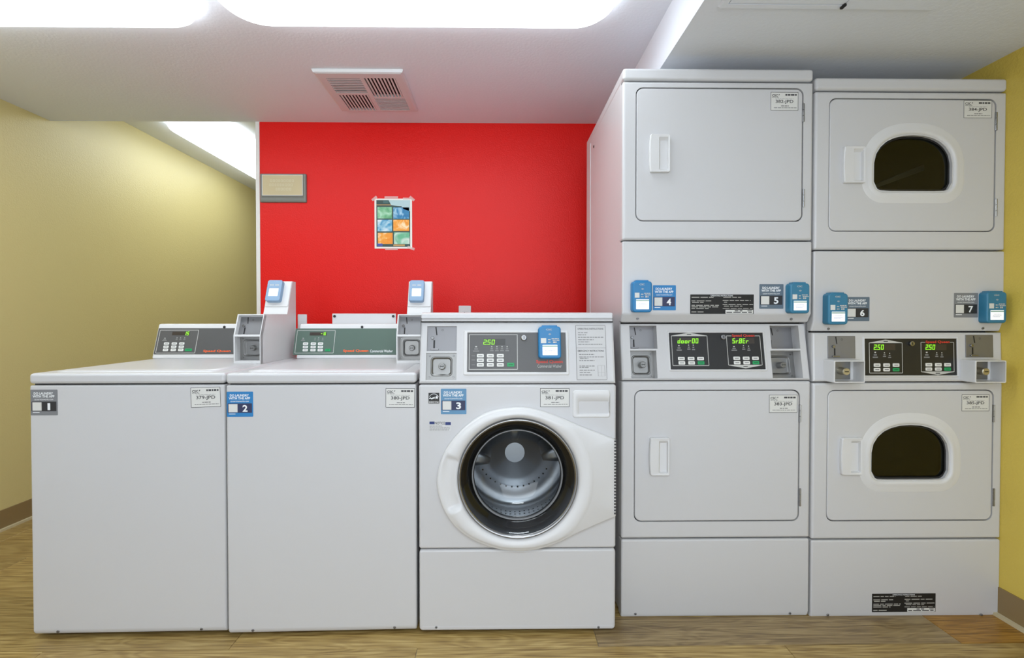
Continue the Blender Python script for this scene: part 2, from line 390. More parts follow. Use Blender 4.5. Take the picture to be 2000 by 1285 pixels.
# ------------------------------------------------------------------ flat print helpers
ZW = .0006
def bars(m, fr, b, w, col, rows, h=.5, gap=None):
    """rows of fine print too small to read: (x0, x1, y) fractions, broken into word-long dashes"""
    for x0, x1, y, hh in rows:
        x = x0
        while x < x1-.005:
            l = min(random.uniform(.05, .13), x1-x)
            m.quad(fr, sub(b, x, y-hh/2, x+l, y+hh/2), w, col); x += l+.018
def app_sticker(par, fr, bx, num, base, box, w=0, rot=0):
    b = fr.box(*bx); m = MB().plate(fr, b, w, w+.0006, base, .0022, n=2); z = w+.0006+.0002
    m.text(fr, sub(b, .12, .10, .84, .195), z, 'DO LAUNDRY', PRINT_W, .03).text(fr, sub(b, .08, .215, .89, .31), z, 'WITH THE APP', PRINT_W, .03)
    m.text(fr, sub(b, .14, .345, .84, .41), z, 'cscserviceworks.com', PRINT_W)
    m.quad(fr, sub(b, .035, .465, .955, .84), z, box).quad(fr, sub(b, .07, .49, .41, .82), z+.0002, PAPER)
    m.text(fr, sub(b, .60, .53, .79, .80) if num != '1' else sub(b, .63, .53, .73, .80), z+.0002, num, PRINT_W, .03)
    m.quad(fr, sub(b, .08, .875, .33, .9), z, PRINT_W)
    return m.build('app_sticker', par)
def id_label(par, fr, bx, code, w=0, rot=0):
    b = fr.box(*bx); cu, cv = (b[0]+b[1])/2, (b[2]+b[3])/2; fr = Frame(fr.pt(cu, cv), fr.u*math.cos(rot)+fr.v*math.sin(rot), fr.v*math.cos(rot)-fr.u*math.sin(rot))
    b = (b[0]-cu, b[1]-cu, b[2]-cv, b[3]-cv); m = MB().plate(fr, b, w, w+.0005, PAPER, .001, n=2); z = w+.0007
    m.frame_line(fr, b, .0014, z, INK, .001)
    m.text(fr, sub(b, .05, .12, .26, .25), z, 'CSC', INK, .03).poly(fr, [(sub(b, x, y, x, y)[0], sub(b, x, y, x, y)[2]) for x, y in ((.30, .20), (.285, .12), (.33, .12))], z, INK)
    bars(m, fr, b, z, INK, [(.53, .94, .15, .09)]); bars(m, fr, b, z, INK_P, [(.05, .30, .29, .03), (.17, .83, .365, .018)])
    m.text(fr, sub(b, .18, .42, .82, .64), z, code, INK, .015)
    bars(m, fr, b, z, INK_P, [(.38, .66, .75, .05), (.12, .94, .85, .035)])
    return m.build('id_label', par)
def instruction_label(par, fr, bx, w=0):
    b = fr.box(*bx); m = MB().plate(fr, b, w, w+.0005, DARK, .001, n=2); z = w+.0007
    m.text(fr, sub(b, .32, .03, .67, .10), z, 'OPERATING INSTRUCTIONS', PRINT_W, .01)
    g = mat('grey_print', (168, 166, 160), .6)
    bars(m, fr, b, z, g, [(.02, .37, .15, .045), (.02, .33, .33, .04), (.03, .21, .41, .04), (.02, .45, .56, .04), (.02, .44, .64, .04), (.02, .29, .72, .04), (.02, .23, .90, .045),
        (.52, .80, .15, .04), (.51, .95, .31, .04), (.53, .58, .40, .04), (.51, .99, .52, .04), (.53, .82, .60, .04), (.51, .98, .72, .03)])
    m.quad(fr, sub(b, .555, .79, .99, .985), z, PAPER); bars(m, fr, b, z+.0002, INK, [(.70, .82, .84, .05), (.90, .97, .84, .04), (.57, .97, .92, .05)])
    return m.build('instruction_label', par)
SEG = {'0': 'abcdef', '1': 'bc', '2': 'abged', '5': 'afgcd', '6': 'afgecd', '8': 'abcdefg', '-': 'g', 'd': 'bcdeg', 'o': 'cdeg', 'r': 'eg', '.': '', 'E': 'afged', 'S': 'afgcd'}
def digits(m, fr, b, s, w):
    """seven segment characters, slanted"""
    chars = [c for c in s if c != '.']; n = len(chars); u0, u1, v0, v1 = b; cw = (u1-u0)/n; h = v1-v0; t = h*.13; k = -1
    P = lambda x, y: (x+(y-v0)*.12, y)
    for c in s:
        if c == '.':
            x = u0+cw*(k+.88); m.poly(fr, [P(x, v0), P(x+t, v0), P(x+t, v0+t), P(x, v0+t)], w, LED); continue
        k += 1; x0 = u0+cw*(k+.1); x1 = u0+cw*(k+.82); vm = (v0+v1)/2
        R = {'a': (x0, x1, v1-t, v1), 'g': (x0, x1, vm-t/2, vm+t/2), 'd': (x0, x1, v0, v0+t), 'f': (x0, x0+t, vm, v1), 'b': (x1-t, x1, vm, v1), 'e': (x0, x0+t, v0, vm), 'c': (x1-t, x1, v0, vm)}
        for sg in SEG[c]:
            a, e, y0, y1 = R[sg]; m.poly(fr, [P(a, y0), P(e, y0), P(e, y1), P(a, y1)], w, LED)

# ------------------------------------------------------------------ machine helpers
def front_panel(fr, b, r, thick, bev, mt=WHITE, hole=None, hole_depth=None, direct=False):
    """pressed front panel with rolled edges; hole = outline to leave open"""
    u0, u1, v0, v1 = b; m = MB(); lp = [(rr(u0, u1, v0, v1, r), -thick)]; k = 5
    for i in range(k+1):
        t = math.pi/2*i/k; d = bev*(1-math.cos(t)); lp.append((rr(u0+d, u1-d, v0+d, v1-d, max(r-d, .0015)), -bev+bev*math.sin(t)))
    m.loft(fr, lp, mt, False, hole is None, True)
    if hole:
        c = (sum(p[0] for p in hole)/len(hole), sum(p[1] for p in hole)/len(hole)); inner = hole if direct else radial(hole, lp[-1][0], c)
        m.loft(fr, [(lp[-1][0], 0), (inner, 0)], mt, False, False, False); m.loft(fr, [(inner, 0), (inner, -(hole_depth or thick))], mt, False, False, False)
    return m
def screw(par, fr, u, v, w=0, r=.0045, mt=None):
    m = MB(); m.loft(fr, [(circ(u, v, r, 10), w), (circ(u, v, r*.8, 10), w+.0022)], mt or STEEL); m.quad(fr, (u-r*.6, u+r*.6, v-r*.14, v+r*.14), w+.0024, DARK)
    return m.build('screw', par)
def coin_slide(par, fr, b, w):
    """steel coin acceptor face: curved entry groove, return knob, slot and sill"""
    m = MB().plate(fr, b, w-.002, w, STEEL, .002, .001)
    m.poly(fr, [(sub(b, x, y, x, y)[0], sub(b, x, y, x, y)[2]) for x, y in ((.27, .04), (.31, .04), (.345, .36), (.31, .36))], w+.0004, DARK)
    c = sub(b, .44, .13, .58, .19); m.loft(fr, [(circ((c[0]+c[1])/2, (c[2]+c[3])/2, .0035, 12), w+.0004), (circ((c[0]+c[1])/2, (c[2]+c[3])/2, .0025, 12), w+.0004)], INK, False, False)
    m.quad(fr, sub(b, .22, .55, .27, .86), w+.0004, DARK)
    o = m.build('coin_slide', par)
    a = sub(b, .19, .47, .19, .47); MB().cyl(fr.pt(a[0], a[2], w), fr.n, .0055, .006, CHROME, 14).build('return_knob', o)
    MB().plate(fr, sub(b, .14, .88, .40, .93), w, w+.006, CHROME, .001, .001).build('slot_sill', o)
    return o
def coin_vault(par, fr, b, w, dish=True, barrel=.018):
    """steel vault door with a pressed dish and a round lock barrel"""
    m = MB(); cu, cv = (b[0]+b[1])/2, (b[2]+b[3])/2; hw = (b[1]-b[0])*.31; hh = (b[3]-b[2])*.31
    c0 = rr(*b, .002); d0 = rr(cu-hw-.004, cu+hw+.004, cv-hh-.004, cv+hh+.004, .013); d1 = rr(cu-hw, cu+hw, cv-hh, cv+hh, .011); d2 = rr(cu-hw+.004, cu+hw-.004, cv-hh+.004, cv+hh-.004, .009)
    m.loft(fr, [(c0, w-.002), (c0, w)], STEEL_D, False, False); m.loft(fr, [(c0, w), (d0, w)], STEEL_D, False, False)
    m.loft(fr, [(d0, w), (scale_loop(d0, (cu, cv), .95), w+.003), (d1, w+.002), (d2, w-.008)], STEEL_D, False, True, True)
    o = m.build('coin_vault', par)
    for sx, sy in ((.12, .12), (.88, .12), (.12, .88), (.88, .88)):
        p = sub(b, sx, sy, sx, sy); MB().loft(fr, [(circ(p[0], p[2], .003, 8), w), (circ(p[0], p[2], .002, 8), w+.002)], CHROME).build('rivet', o)
    m = MB().cyl(fr.pt(cu+.002, cv, w-.008), fr.n, .0115, barrel, STEEL_D, 20); m.quad(fr, (cu-.005, cu+.009, cv-.0015, cv+.0015), w-.008+barrel+.0004, DARK)
    m.loft(fr, [(circ(cu+.002, cv, .007, 14), w-.008+barrel+.0003), (circ(cu+.002, cv, .006, 14), w-.008+barrel+.0003)], INK, False, False)
    m.build('lock_barrel', o)
    return o
def keys(par, fr, cells, w):
    for bx, green in cells:
        b = fr.box(*bx); m = MB().plate(fr, b, w, w+.0012, KEY_G if green else KEY, .0025, .0006, n=3)
        m.quad(fr, sub(b, .2, .38, .8, .62), w+.0014, mat('key_green_ink', (12, 100, 60)) if green else INK_P); m.build('start_key' if green else 'key', par)
def icons(m, fr, boxes, w):
    for bx in boxes:
        b = fr.box(*bx); m.quad(fr, sub(b, .35, 0, .65, .2), w, LINE).quad(fr, sub(b, .2, .4, .8, .62), w, INK_P).quad(fr, sub(b, 0, .78, 1, 1), w, INK_P)
def key_lock(par, fr, px, py, r=.010):
    u, v = fr.px(px, py); m = MB().cyl(fr.pt(u, v, .0), fr.n, r, .010, CHROME, 20); m.quad(fr, (u-.001, u+.001, v-.005, v+.005), .0104, DARK); return m.build('key_lock', par)
def reader(par, fr, bx, body, w0, th=.028, cap=True):
    """card reader: rounded slab, hooded cap, face print and lit screen"""
    b = fr.box(*bx, w0+th); o = MB().plate(fr, b, w0, w0+th, body, .011, .005, n=5).build('card_reader', par)
    m = MB()
    if cap: m.plate(fr, (b[0]+.012, b[1]-.012, b[3]-.004, b[3]+.004), w0, w0+th-.004, body, .002, .0015); m.build('cap', o)
    z = w0+th+.0004; m = MB()
    m.text(fr, sub(b, .34, .08, .60, .13), z, 'CSC', LINE, .02)
    cx, cy = (sub(b, .5, .27, .5, .27)[0], sub(b, .5, .29, .5, .29)[2])
    for r in (.003, .0048, .0066):
        a = [math.radians(40+100*i/6) for i in range(7)]
        m.poly(fr, [(cx+r*math.cos(q), cy+r*math.sin(q)) for q in a]+[(cx+(r-.0009)*math.cos(q), cy+(r-.0009)*math.sin(q)) for q in reversed(a)], z, LINE)
    m.quad(fr, sub(b, .10, .37, .34, .53), z, PAPER)
    bars(m, fr, b, z, LINE, [(.42, .55, .42, .03), (.58, .90, .39, .03), (.62, .92, .44, .03), (.42, .55, .50, .03), (.64, .80, .50, .05)])
    m.build('face_print', o)
    s = sub(b, .17, .585, .83, .90); m = MB().plate(fr, s, w0+th, w0+th+.0008, SCREEN, .001, n=2)
    m.quad(fr, sub(s, 0, .08, 1, .17), w0+th+.001, mat('screen_green', (96, 150, 130))); bars(m, fr, s, w0+th+.001, mat('screen_ink', (196, 196, 214)), [(.22, .8, .42, .05), (.15, .85, .55, .05), (.15, .7, .68, .05)])
    m.build('screen', o)
    return o

# ------------------------------------------------------------------ top load washers
def top_load_washer(px_left, Y, dx, label, rz, code, num, st_mat, st_box, panel, disp, disp_box, key_cells, sq_box, cw_box, st_px, id_px, hide_right, scr, icon_px, idrot=0):
    fr = vert_frame(Y); x0 = fr.px(px_left[0], 900)[0]; wd = fr.px(px_left[1], 900)[0]-x0; zt = .903; zs = zt-.036; zb = .011; yb = Y+.68
    t = thing('top_load_washer', (x0, Y, 0), label, 'washing machine', rz)
    # cabinet: pressed steel wrapper with rolled lower edge
    m = MB(); m.levels(x0+.001, x0+wd-.001, [(zb, Y+.008), (zb+.014, Y), (zs-.004, Y)], yb, WHITE); cab = m.build('cabinet', t, .007)
    MB().box(x0+.01, x0+wd-.01, Y+.012, yb-.01, zs-.006, zs+.004, DARK).build('seam_shade', t)  # dark strip stands in for shade in the seam under the top
    for sx in (.085, .565): screw(cab, fr, x0+sx, zb+.013, -.0005, .005)
    for fx in (.05, wd-.05):
        for fy in (Y+.06, yb-.06): MB().cyl((x0+fx, fy, 0), (0, 0, 1), .022, zb+.004, RUBBER, 14).build('foot', t)
    # enamel top with the lid let into it
    top = MB().box(x0, x0+wd, Y-.001, yb, zs, zt, WHITE).build('top', t, .011, 4)
    up = Frame((0, 0, zt), (1, 0, 0), (0, 1, 0)); lb = (x0+.045, x0+wd-.05, Y+.035, Y+.535)
    MB().loft(up, [(rr(*lb, .03), 0), (rr(*grow(lb, -.004), .028), .004), (rr(*grow(lb, -.03), .03), .006), (rr(*grow(lb, -.06), .03), .005)], WHITE, False, True, True).build('lid', t)
    # control console, leaning back
    yc, zc, hc, ln = Y+.56, zt, .160, math.radians(17); cf = lean_frame(yc, zc, ln); xr = x0+.512
    m = MB(); yt = yc+hc*math.tan(ln); m.levels(x0+.006, xr, [(zc+.0005, yc), (zc+hc, yt)], yb-.01, WHITE2); con = m.build('console', t, .007)
    pb = cf.box(*panel[1]); pb = (pb[0], xr-.004, pb[2], pb[3]); pn = MB().plate(cf, pb, 0, .0015, panel[0], .003, n=3)
    pn.frame_line(cf, cf.box(*panel[2]), .0022, .0018, LINE, .003)
    ob = cf.box(*disp_box[0]); pn.quad(cf, ob, .0018, LED_OFF); icons(pn, cf, icon_px, .0018)
    pn.text(cf, cf.box(*sq_box), .0019, 'Speed Queen', ORANGE, .03)
    if cw_box: pn.text(cf, cf.box(*cw_box), .0019, 'Commercial Washer', PRINT_W, .005)
    disp_panel = pn.build('display_panel', con)
    d = MB(); digits(d, cf, cf.box(*disp_box[1]), disp, .0022); d.build('display', con)
    for k in keys_list(key_cells): keys(con, cf, [k], .0015)
    MB().cyl(cf.pt(cf.px(*scr)[0], hc/math.cos(ln)-.016, -.002), cf.n, .006, .006, RUBBER, 12).build('cap_plug', con)
    # steel coin box with raised post for the card reader
    bx0, bx1 = x0+.512, x0+.62; yf = Y+.31; ys, zsl, ztop = yf+.034, zt+.116, zt+.203; yp, ypt, zp = Y+.56, Y+.618, zt+.360; yk = Y+.655
    m = MB(); prof = [(yf, zt+.0005), (yf, zsl), (ys, ztop), (yp, ztop+.002), (ypt, zp), (yk, zp), (yk, zt+.0005)]
    sideL = [Vector((bx0, a, c)) for a, c in prof]; sideR = [Vector((bx1, a, c)) for a, c in prof]; k = len(m.v); m.v += sideL+sideR; n = len(prof)
    m.face(tuple(range(k+n-1, k-1, -1)), WHITE2); m.face(tuple(range(k+n, k+2*n)), WHITE2)
    for i in range(2, n): j = (i+1) % n; m.face((k+i, k+j, k+n+j, k+n+i), WHITE2)
    box = m.build('coin_box', t)
    lowf = vert_frame(yf); slf = Frame((0, yf, zsl), (1, 0, 0), (0, ys-yf, ztop-zsl)); hl = math.hypot(ys-yf, ztop-zsl)
    lo = (bx0+.005, bx1-.003, zt+.013, zsl-.004); hi = (bx0+.005, bx1-.003, .004, hl-.004)
    m = MB().holes(lowf, (bx0, bx1, zt+.0005, zsl), [lo], .05, .02, WHITE2, .0012); m.holes(slf, (bx0, bx1, 0, hl), [hi], .03, .02, WHITE2, .0012); m.build('face', box)
    coin_vault(box, lowf, grow(lo, .002), -.042); coin_slide(box, slf, grow(hi, .002), -.022)
    pf = Frame((0, yp, ztop+.002), (1, 0, 0), (0, ypt-yp, zp-ztop-.002)); 
    m = MB().plate(pf, (bx0+.001, bx1-.001, .036, math.hypot(ypt-yp, zp-ztop-.002)-.002), -.004, .005, WHITE2, .006, .003); m.build('post_plate', box)
    # reader on the post
    rb = (bx0+.008, bx0+.076, .055, .160); o = MB().plate(pf, rb, .005, .028, READER_GLARE, .010, .004, n=5).build('card_reader', t)
    MB().quad(pf, sub(rb, .2, .42, .82, .78), .0286, SCREEN).build('screen', o)
    m = MB(); bars(m, pf, rb, .0284, LINE, [(.2, .45, .25, .05), (.55, .8, .25, .05)]); m.build('face_print', o)
    # rear service plate standing above the console
    rp = x0+.135; ry = yb-.006
    if hide_right: pl = MB().box(rp, rp+.305, ry-.006, ry, zt+.12, zt+.209, WHITE).build('rear_plate', t, .003)
    for sx in (.012, .292) if hide_right else (): MB().cyl((rp+sx, ry-.006, zt+.196), (0, -1, 0), .0065, .004, RUBBER, 10).build('plug', pl)
    if not hide_right: MB().box(bx1+.002, bx1+.046, ry-.006, ry, zt+.02, zt+.205, WHITE).build('rear_bracket', t, .003)
    if num: app_sticker(t, fr, st_px, num, st_mat, st_box)
    id_label(t, fr, id_px, code, 0, idrot)
    return t
def keys_list(c): return c
R3 = lambda xs, ys, hot: [((x0+s*d, y0, x1+s*d, y1), False) for y0, y1, d in ys for x0, x1 in xs for s in (1,)] + [(hot, True)]
top_load_washer((58, 437.5), 1.595, 0, 'white top-load washer at the left end with grey sticker 1 and console reading 15', math.radians(.8), '379-JPD', '1', ST_GREY, ST_DARK,
    (PANEL_GREY, (309, 641, 455, 692), (312, 644.5, 388, 690)), '15', ((340, 648, 374, 655), (363, 648, 373, 655)),
    R3([(322, 332), (337, 347), (351.5, 361.5)], [(669, 673.5, 2.0), (675, 679.6, 1), (681, 686, 0)], (364.5, 681, 378, 686)),
    (400, 683.5, 453, 689), None, (60, 761, 112, 811), (370, 757, 428, 796), 0, (442, 633), [(321, 660, 330, 666), (347, 659, 351, 664), (354, 659, 358, 664), (362, 659, 366, 664)], .03)
top_load_washer((441.5, 812.5), 1.592, .664, 'white top-load washer second from left with blue sticker 2 and green-grey console', math.radians(1.1), '380-JPD', '2', ST_BLUE, ST_NAVY,
    (PANEL_GREEN, (580, 641.5, 776, 693), (583, 645, 658, 690)), '-16', ((610, 649, 643, 655.5), (631, 649, 641.5, 655)),
    R3([(596, 606), (611, 621), (625, 635)], [(669, 674, .8), (675.5, 680, .4), (681.4, 686.4, 0)], (639.5, 681.4, 650, 686.4)),
    (674.5, 682.8, 723.5, 689), (727, 683.3, 771, 688.6), (443, 765, 494, 814), (752, 759, 809, 797), 1, (712, 634), [(593, 660, 601, 666), (618, 660, 622, 665), (625, 659, 629, 665), (633, 660, 637, 665)], -.01)

# ------------------------------------------------------------------ front load washer
Y3 = 1.60; f3 = vert_frame(Y3)
t = thing('front_load_washer', (.065, Y3, 0), 'white front-load washer in the middle with round glass porthole and sticker 3', 'washing machine')
x0 = f3.px(818, 900)[0]; x1 = f3.px(1203, 900)[0]; yb = Y3+.72
zA = f3.px(1010, 1231)[1]; zB = f3.px(1010, 1072)[1]; zC = f3.px(1010, 750)[1]; lean = math.radians(10.2); c3 = lean_frame(Y3, zC, lean)
zT = f3.px(1010, 610)[1]
m = MB().box(x0+.002, x1-.002, Y3+.03, yb, zA+.012, zT-.02, WHITE, skip=('front',)); m.box(x0+.004, x1-.004, yb-.25, yb-.24, zA+.02, zT-.05, DARK); m.build('cabinet', t)
for zz in (zB, zC): MB().box(x0+.01, x1-.01, Y3+.045, Y3+.05, zz-.012, zz+.012, DARK).build('seam_shade', t)  # dark strips behind the open seams put shade into the gaps
ped = front_panel(f3, (x0, x1, zA, zB-.002), .012, .045, .008).build('pedestal_panel', t)
for px in (852, 1169): u = f3.px(px, 1225); screw(ped, f3, u[0], u[1], 0, .0045)
ps = MB().plate(f3, f3.box(826, 1222, 1196, 1223), -.001, .0004, mat('enamel_shadow_line', (206, 206, 210), .3), .0004); ps.build('fold_line', ped)
for fx in (x0+.05, x1-.05):
    for fy in (Y3+.09, yb-.06): MB().cyl((fx, fy, 0), (0, 0, 1), .024, zA+.03, RUBBER, 14).build('foot', t)
gc = f3.px(1011, 931.5); px3 = (x1-x0)/385
front_panel(f3, (x0, x1, zB+.002, zC-.002), .008, .045, .007, hole=circ(gc[0], gc[1], 104*px3, 64), hole_depth=.03).build('front_panel', t)
# door: round on the left, flared to the hinge on the right
pts = [(1201, 857), (1133, 831), (1092, 813.5), (1051, 799.5), (1010, 794.5), (956, 803), (915, 827), (882.5, 860), (863.5, 893), (854.5, 930.6), (858, 966), (872, 1001), (896, 1031), (929, 1053), (972, 1068), (1010, 1072), (1047, 1069), (1087, 1057), (1133, 1034), (1201, 1004)]
P3 = [f3.px(*p) for p in pts]; out = []
for i in range(len(P3)-1):
    a, b_, c, d = P3[max(i-1, 0)], P3[i], P3[i+1], P3[min(i+2, len(P3)-1)]
    for s in range(6):
        q = s/6; out.append(tuple(.5*((2*b_[k])+(-a[k]+c[k])*q+(2*a[k]-5*b_[k]+4*c[k]-d[k])*q*q+(-a[k]+3*b_[k]-3*c[k]+d[k])*q**3) for k in (0, 1)))
out.append(P3[-1]); e0, e1 = P3[-1], P3[0]; out += [(e0[0], e0[1]+(e1[1]-e0[1])*i/10) for i in range(1, 10)]
R_ = lambda p: math.hypot(p[0]-gc[0], p[1]-gc[1])
def ringl(r): return [(gc[0]+(p[0]-gc[0])/R_(p)*r, gc[1]+(p[1]-gc[1])/R_(p)*r) for p in out]
def insl(d, cap=9): return [(gc[0]+(p[0]-gc[0])/R_(p)*min(R_(p)-d, cap), gc[1]+(p[1]-gc[1])/R_(p)*min(R_(p)-d, cap)) for p in out]
def grip(w, dip):
    res = []
    for p in out:
        a = math.degrees(math.atan2(p[1]-gc[1], p[0]-gc[0])) % 360; res.append(w-dip if 162 < a < 205 else w)
    return res
m = MB(); lp = [(out, 0), (out, .012), (insl(.002), .018), (insl(.006), .0205), (insl(.010, 149*px3), .0215), (insl(.014, 145*px3), grip(.027, .008)), (insl(.02, 138*px3), grip(.030, .014)), (ringl(124*px3), grip(.029, .014)), (ringl(119*px3), .022), (ringl(116*px3), .008)]
m.loft(f3, lp, WHITE2, False, False, True); door = m.build('door', t)
m = MB(); r0 = px3
m.loft(f3, [(circ(gc[0], gc[1], 117*r0, 72), .006), (circ(gc[0], gc[1], 116*r0, 72), .022), (circ(gc[0], gc[1], 113*r0, 72), .024), (circ(gc[0], gc[1], 110*r0, 72), .016)], CHROME, False, False, True); m.build('porthole_rim', door)
m = MB(); m.loft(f3, [(circ(gc[0], gc[1], 112*r0, 72), .014), (circ(gc[0], gc[1], 100*r0, 72), .002), (circ(gc[0], gc[1], 94*r0, 72), -.03), (circ(gc[0], gc[1], 86*r0, 72), -.035)], RUBBER, False, False, True); m.build('gasket', door)
m = MB(); m.loft(f3, [(circ(gc[0], gc[1], 91*r0, 72), -.024), (circ(gc[0], gc[1], 90*r0, 72), -.020), (circ(gc[0], gc[1], 88*r0, 72), -.020), (circ(gc[0], gc[1], 87*r0, 72), -.026)], mat('gasket_lip', (120, 122, 124), .3), False, False, True).build('gasket_lip', door); m = MB(); G = glass('porthole_glass', (218, 222, 224))
m.loft(f3, [(circ(gc[0], gc[1], 111*r0, 64), .016), (circ(gc[0], gc[1], 104*r0, 64), .010), (circ(gc[0], gc[1], 90*r0, 64), -.02), (circ(gc[0], gc[1], 78*r0, 64), -.055), (circ(gc[0], gc[1], 60*r0, 64), -.075), (circ(gc[0], gc[1], 30*r0, 64), -.083)], G, False, True, True); m.build('glass', door)
MB().cyl(f3.pt(f3.px(1199, 1002)[0], f3.px(1199, 1002)[1], .008), (0, 0, 1), .005, 147*px3, STEEL, 10).build('hinge', door)
hb = f3.box(1196.5, 857, 1200.5, 1002); m = MB()
for i in range(24): m.quad(f3, sub(hb, 0, i/24, 1, (i+.55)/24), .022, INK)
m.build('hinge_slots', door, kind='stuff')
# drum seen through the glass
m = MB(); dr = .235
m.loft(f3, [(circ(gc[0], gc[1], 92*r0, 72), -.045), (circ(gc[0], gc[1], dr, 72), -.06), (circ(gc[0], gc[1], dr, 72), -.31), (circ(gc[0], gc[1], dr-.02, 72), -.335), (circ(gc[0], gc[1], .13, 72), -.335), (circ(gc[0], gc[1], .11, 72), -.31), (circ(gc[0], gc[1], .045, 72), -.31), (circ(gc[0], gc[1], .04, 72), -.295)], DRUM, False, True, True); drum = m.build('drum', t)
for a in (166, 20, 93):
    ar = math.radians(a); fr = Frame(f3.pt(gc[0]+math.cos(ar)*dr, gc[1]+math.sin(ar)*dr, -.19), (math.sin(ar), 0, -math.cos(ar)), (0, 1, 0)); fr.n = Vector((-math.cos(ar), 0, -math.sin(ar)))
    MB().loft(fr, [(rr(-.045, .045, -.11, .11, .02), 0), (rr(-.03, .03, -.10, .10, .02), .09), (rr(-.012, .012, -.09, .09, .01), .135)], DRUM, False, True, True).build('baffle', drum)
m = MB()
for i in range(-9, 10):
    for j in range(9):
        a = math.radians(270+i*4.6); y = -.085-.024*j
        c = f3.pt(gc[0]+math.cos(a)*(dr-.0012), gc[1]+math.sin(a)*(dr-.0012), y); fr = Frame(c, (math.sin(a), 0, -math.cos(a)), (0, 1, 0))
        m.poly(fr, circ(0, 0, .0032, 8), 0, DARK)
for i in range(14):
    a = math.radians(212+i*9); m.poly(f3, circ(gc[0]+math.cos(a)*.155, gc[1]+math.sin(a)*.155, .0035, 8), -.3335, DARK)
m.build('perforations', drum, kind='stuff')
# detergent drawer
b = f3.box(1118, 762, 1192, 816); p = f3.box(1129, 782, 1190, 809); m = MB()
m.loft(f3, [(rr(*b, .01), 0), (rr(*grow(b, -.002), .009), .004), (rr(*grow(b, -.004), .008), .005), (rr(*p, .006), .005), (rr(*grow(p, -.003), .005), -.001), (rr(*grow(p, -.006), .005), -.003)], WHITE2, False, True, True); m.build('detergent_drawer', t)
# control panel leaning back, two coin openings let into it
hC = c3.px(1010, 629)[1]; cu = c3.box(834, 637, 892, 685.5); cl = c3.box(832, 689, 891.5, 742)
cp = MB().holes(c3, (x0+.001, x1-.001, .003, hC), [cu, cl], .013, .04, WHITE, .007).build('control_panel', t)
coin_slide(cp, c3, grow(cu, .002), -.008); coin_vault(cp, c3, grow(cl, .002), -.008)
tp = c3.pt(0, hC); MB().levels(x0+.002, x1-.002, [(tp.z+.002, tp.y), (zT-.004, tp.y+.004), (zT, tp.y+.016)], yb, WHITE).build('top', t, .008, 4)
b = c3.box(905, 645.5, 1111, 733); p = c3.box(913, 650, 1105, 726.5); m = MB()
m.loft(c3, [(rr(*b, .005), 0), (rr(*grow(b, -.003), .004), .003), (rr(*grow(p, .002), .003), .003), (rr(*p, .002), .0005)], WHITE2, False, False, False); m.build('bezel', cp)
m = MB().plate(c3, p, 0, .0008, PANEL_GREY, .001); m.frame_line(c3, c3.box(916, 653, 1011, 722), .0022, .0012, LINE, .001); m.quad(c3, c3.box(944, 662, 987, 674), .0012, mat('led_window_dark', (50, 50, 48), .3))
icons(m, c3, [(924, 676, 936, 687), (957, 676, 964, 686), (967, 676, 974, 686), (977, 676, 984, 686), (987, 676, 994, 686)], .0012)
for y in (695, 703, 712.5): m.quad(c3, c3.box(921, y-.7, 928, y+.7), .0012, INK_P)
m.text(c3, c3.box(1047, 703, 1099, 711), .0013, 'Speed Queen', RED_P, .03).text(c3, c3.box(1050, 712, 1097, 718), .0013, 'Commercial Washer', LINE, 0)
dp = m.build('display_panel', cp); m = MB(); digits(m, c3, c3.box(943, 663.5, 967, 673), '2.50', .0016); m.build('display', dp)
keys(dp, c3, [((a, y0, a+13.5, y1), False) for a in (931.5, 951, 970.5) for y0, y1 in ((691.5, 698.2), (700, 707), (709, 716))]+[((990.5, 708.5, 1004.5, 716), True)], .0008)
key_lock(dp, c3, 1023, 660)
reader(t, c3, (1052, 637, 1096, 700), READER, .0005)
m = MB(); b = c3.box(1125, 635, 1184, 742); m.plate(c3, b, 0, .0008, mat('instruction_grey', (196, 196, 196), .5), .003); m.frame_line(c3, b, .0016, .001, INK_P, .003)
m.text(c3, sub(b, .07, .055, .93, .085), .0011, 'OPERATING INSTRUCTIONS', INK, .01).text(c3, sub(b, .06, .46, .92, .49), .0011, 'EMERGENCY INSTRUCTIONS', INK, .01)
m.quad(c3, sub(b, .02, .418, .98, .425), .001, INK_P)
bars(m, c3, b, .001, INK_P, [(.08, .40, .14, .014), (.08, .35, .18, .014), (.08, .92, .225, .014), (.08, .60, .27, .014), (.08, .45, .31, .014), (.08, .88, .355, .014), (.1, .6, .54, .014), (.1, .92, .585, .014), (.12, .4, .61, .014), (.1, .6, .65, .014), (.1, .62, .75, .014), (.1, .4, .775, .014), (.1, .6, .825, .014), (.1, .45, .865, .014), (.1, .5, .91, .014)])
for q in ((.70, .74, .93, .742), (.70, .86, .93, .862), (.70, .93, .93, .932), (.70, .74, .71, .93), (.82, .74, .825, .93), (.925, .74, .935, .93)): m.quad(c3, sub(b, *q), .001, INK_P)
m.build('instruction_label', cp)
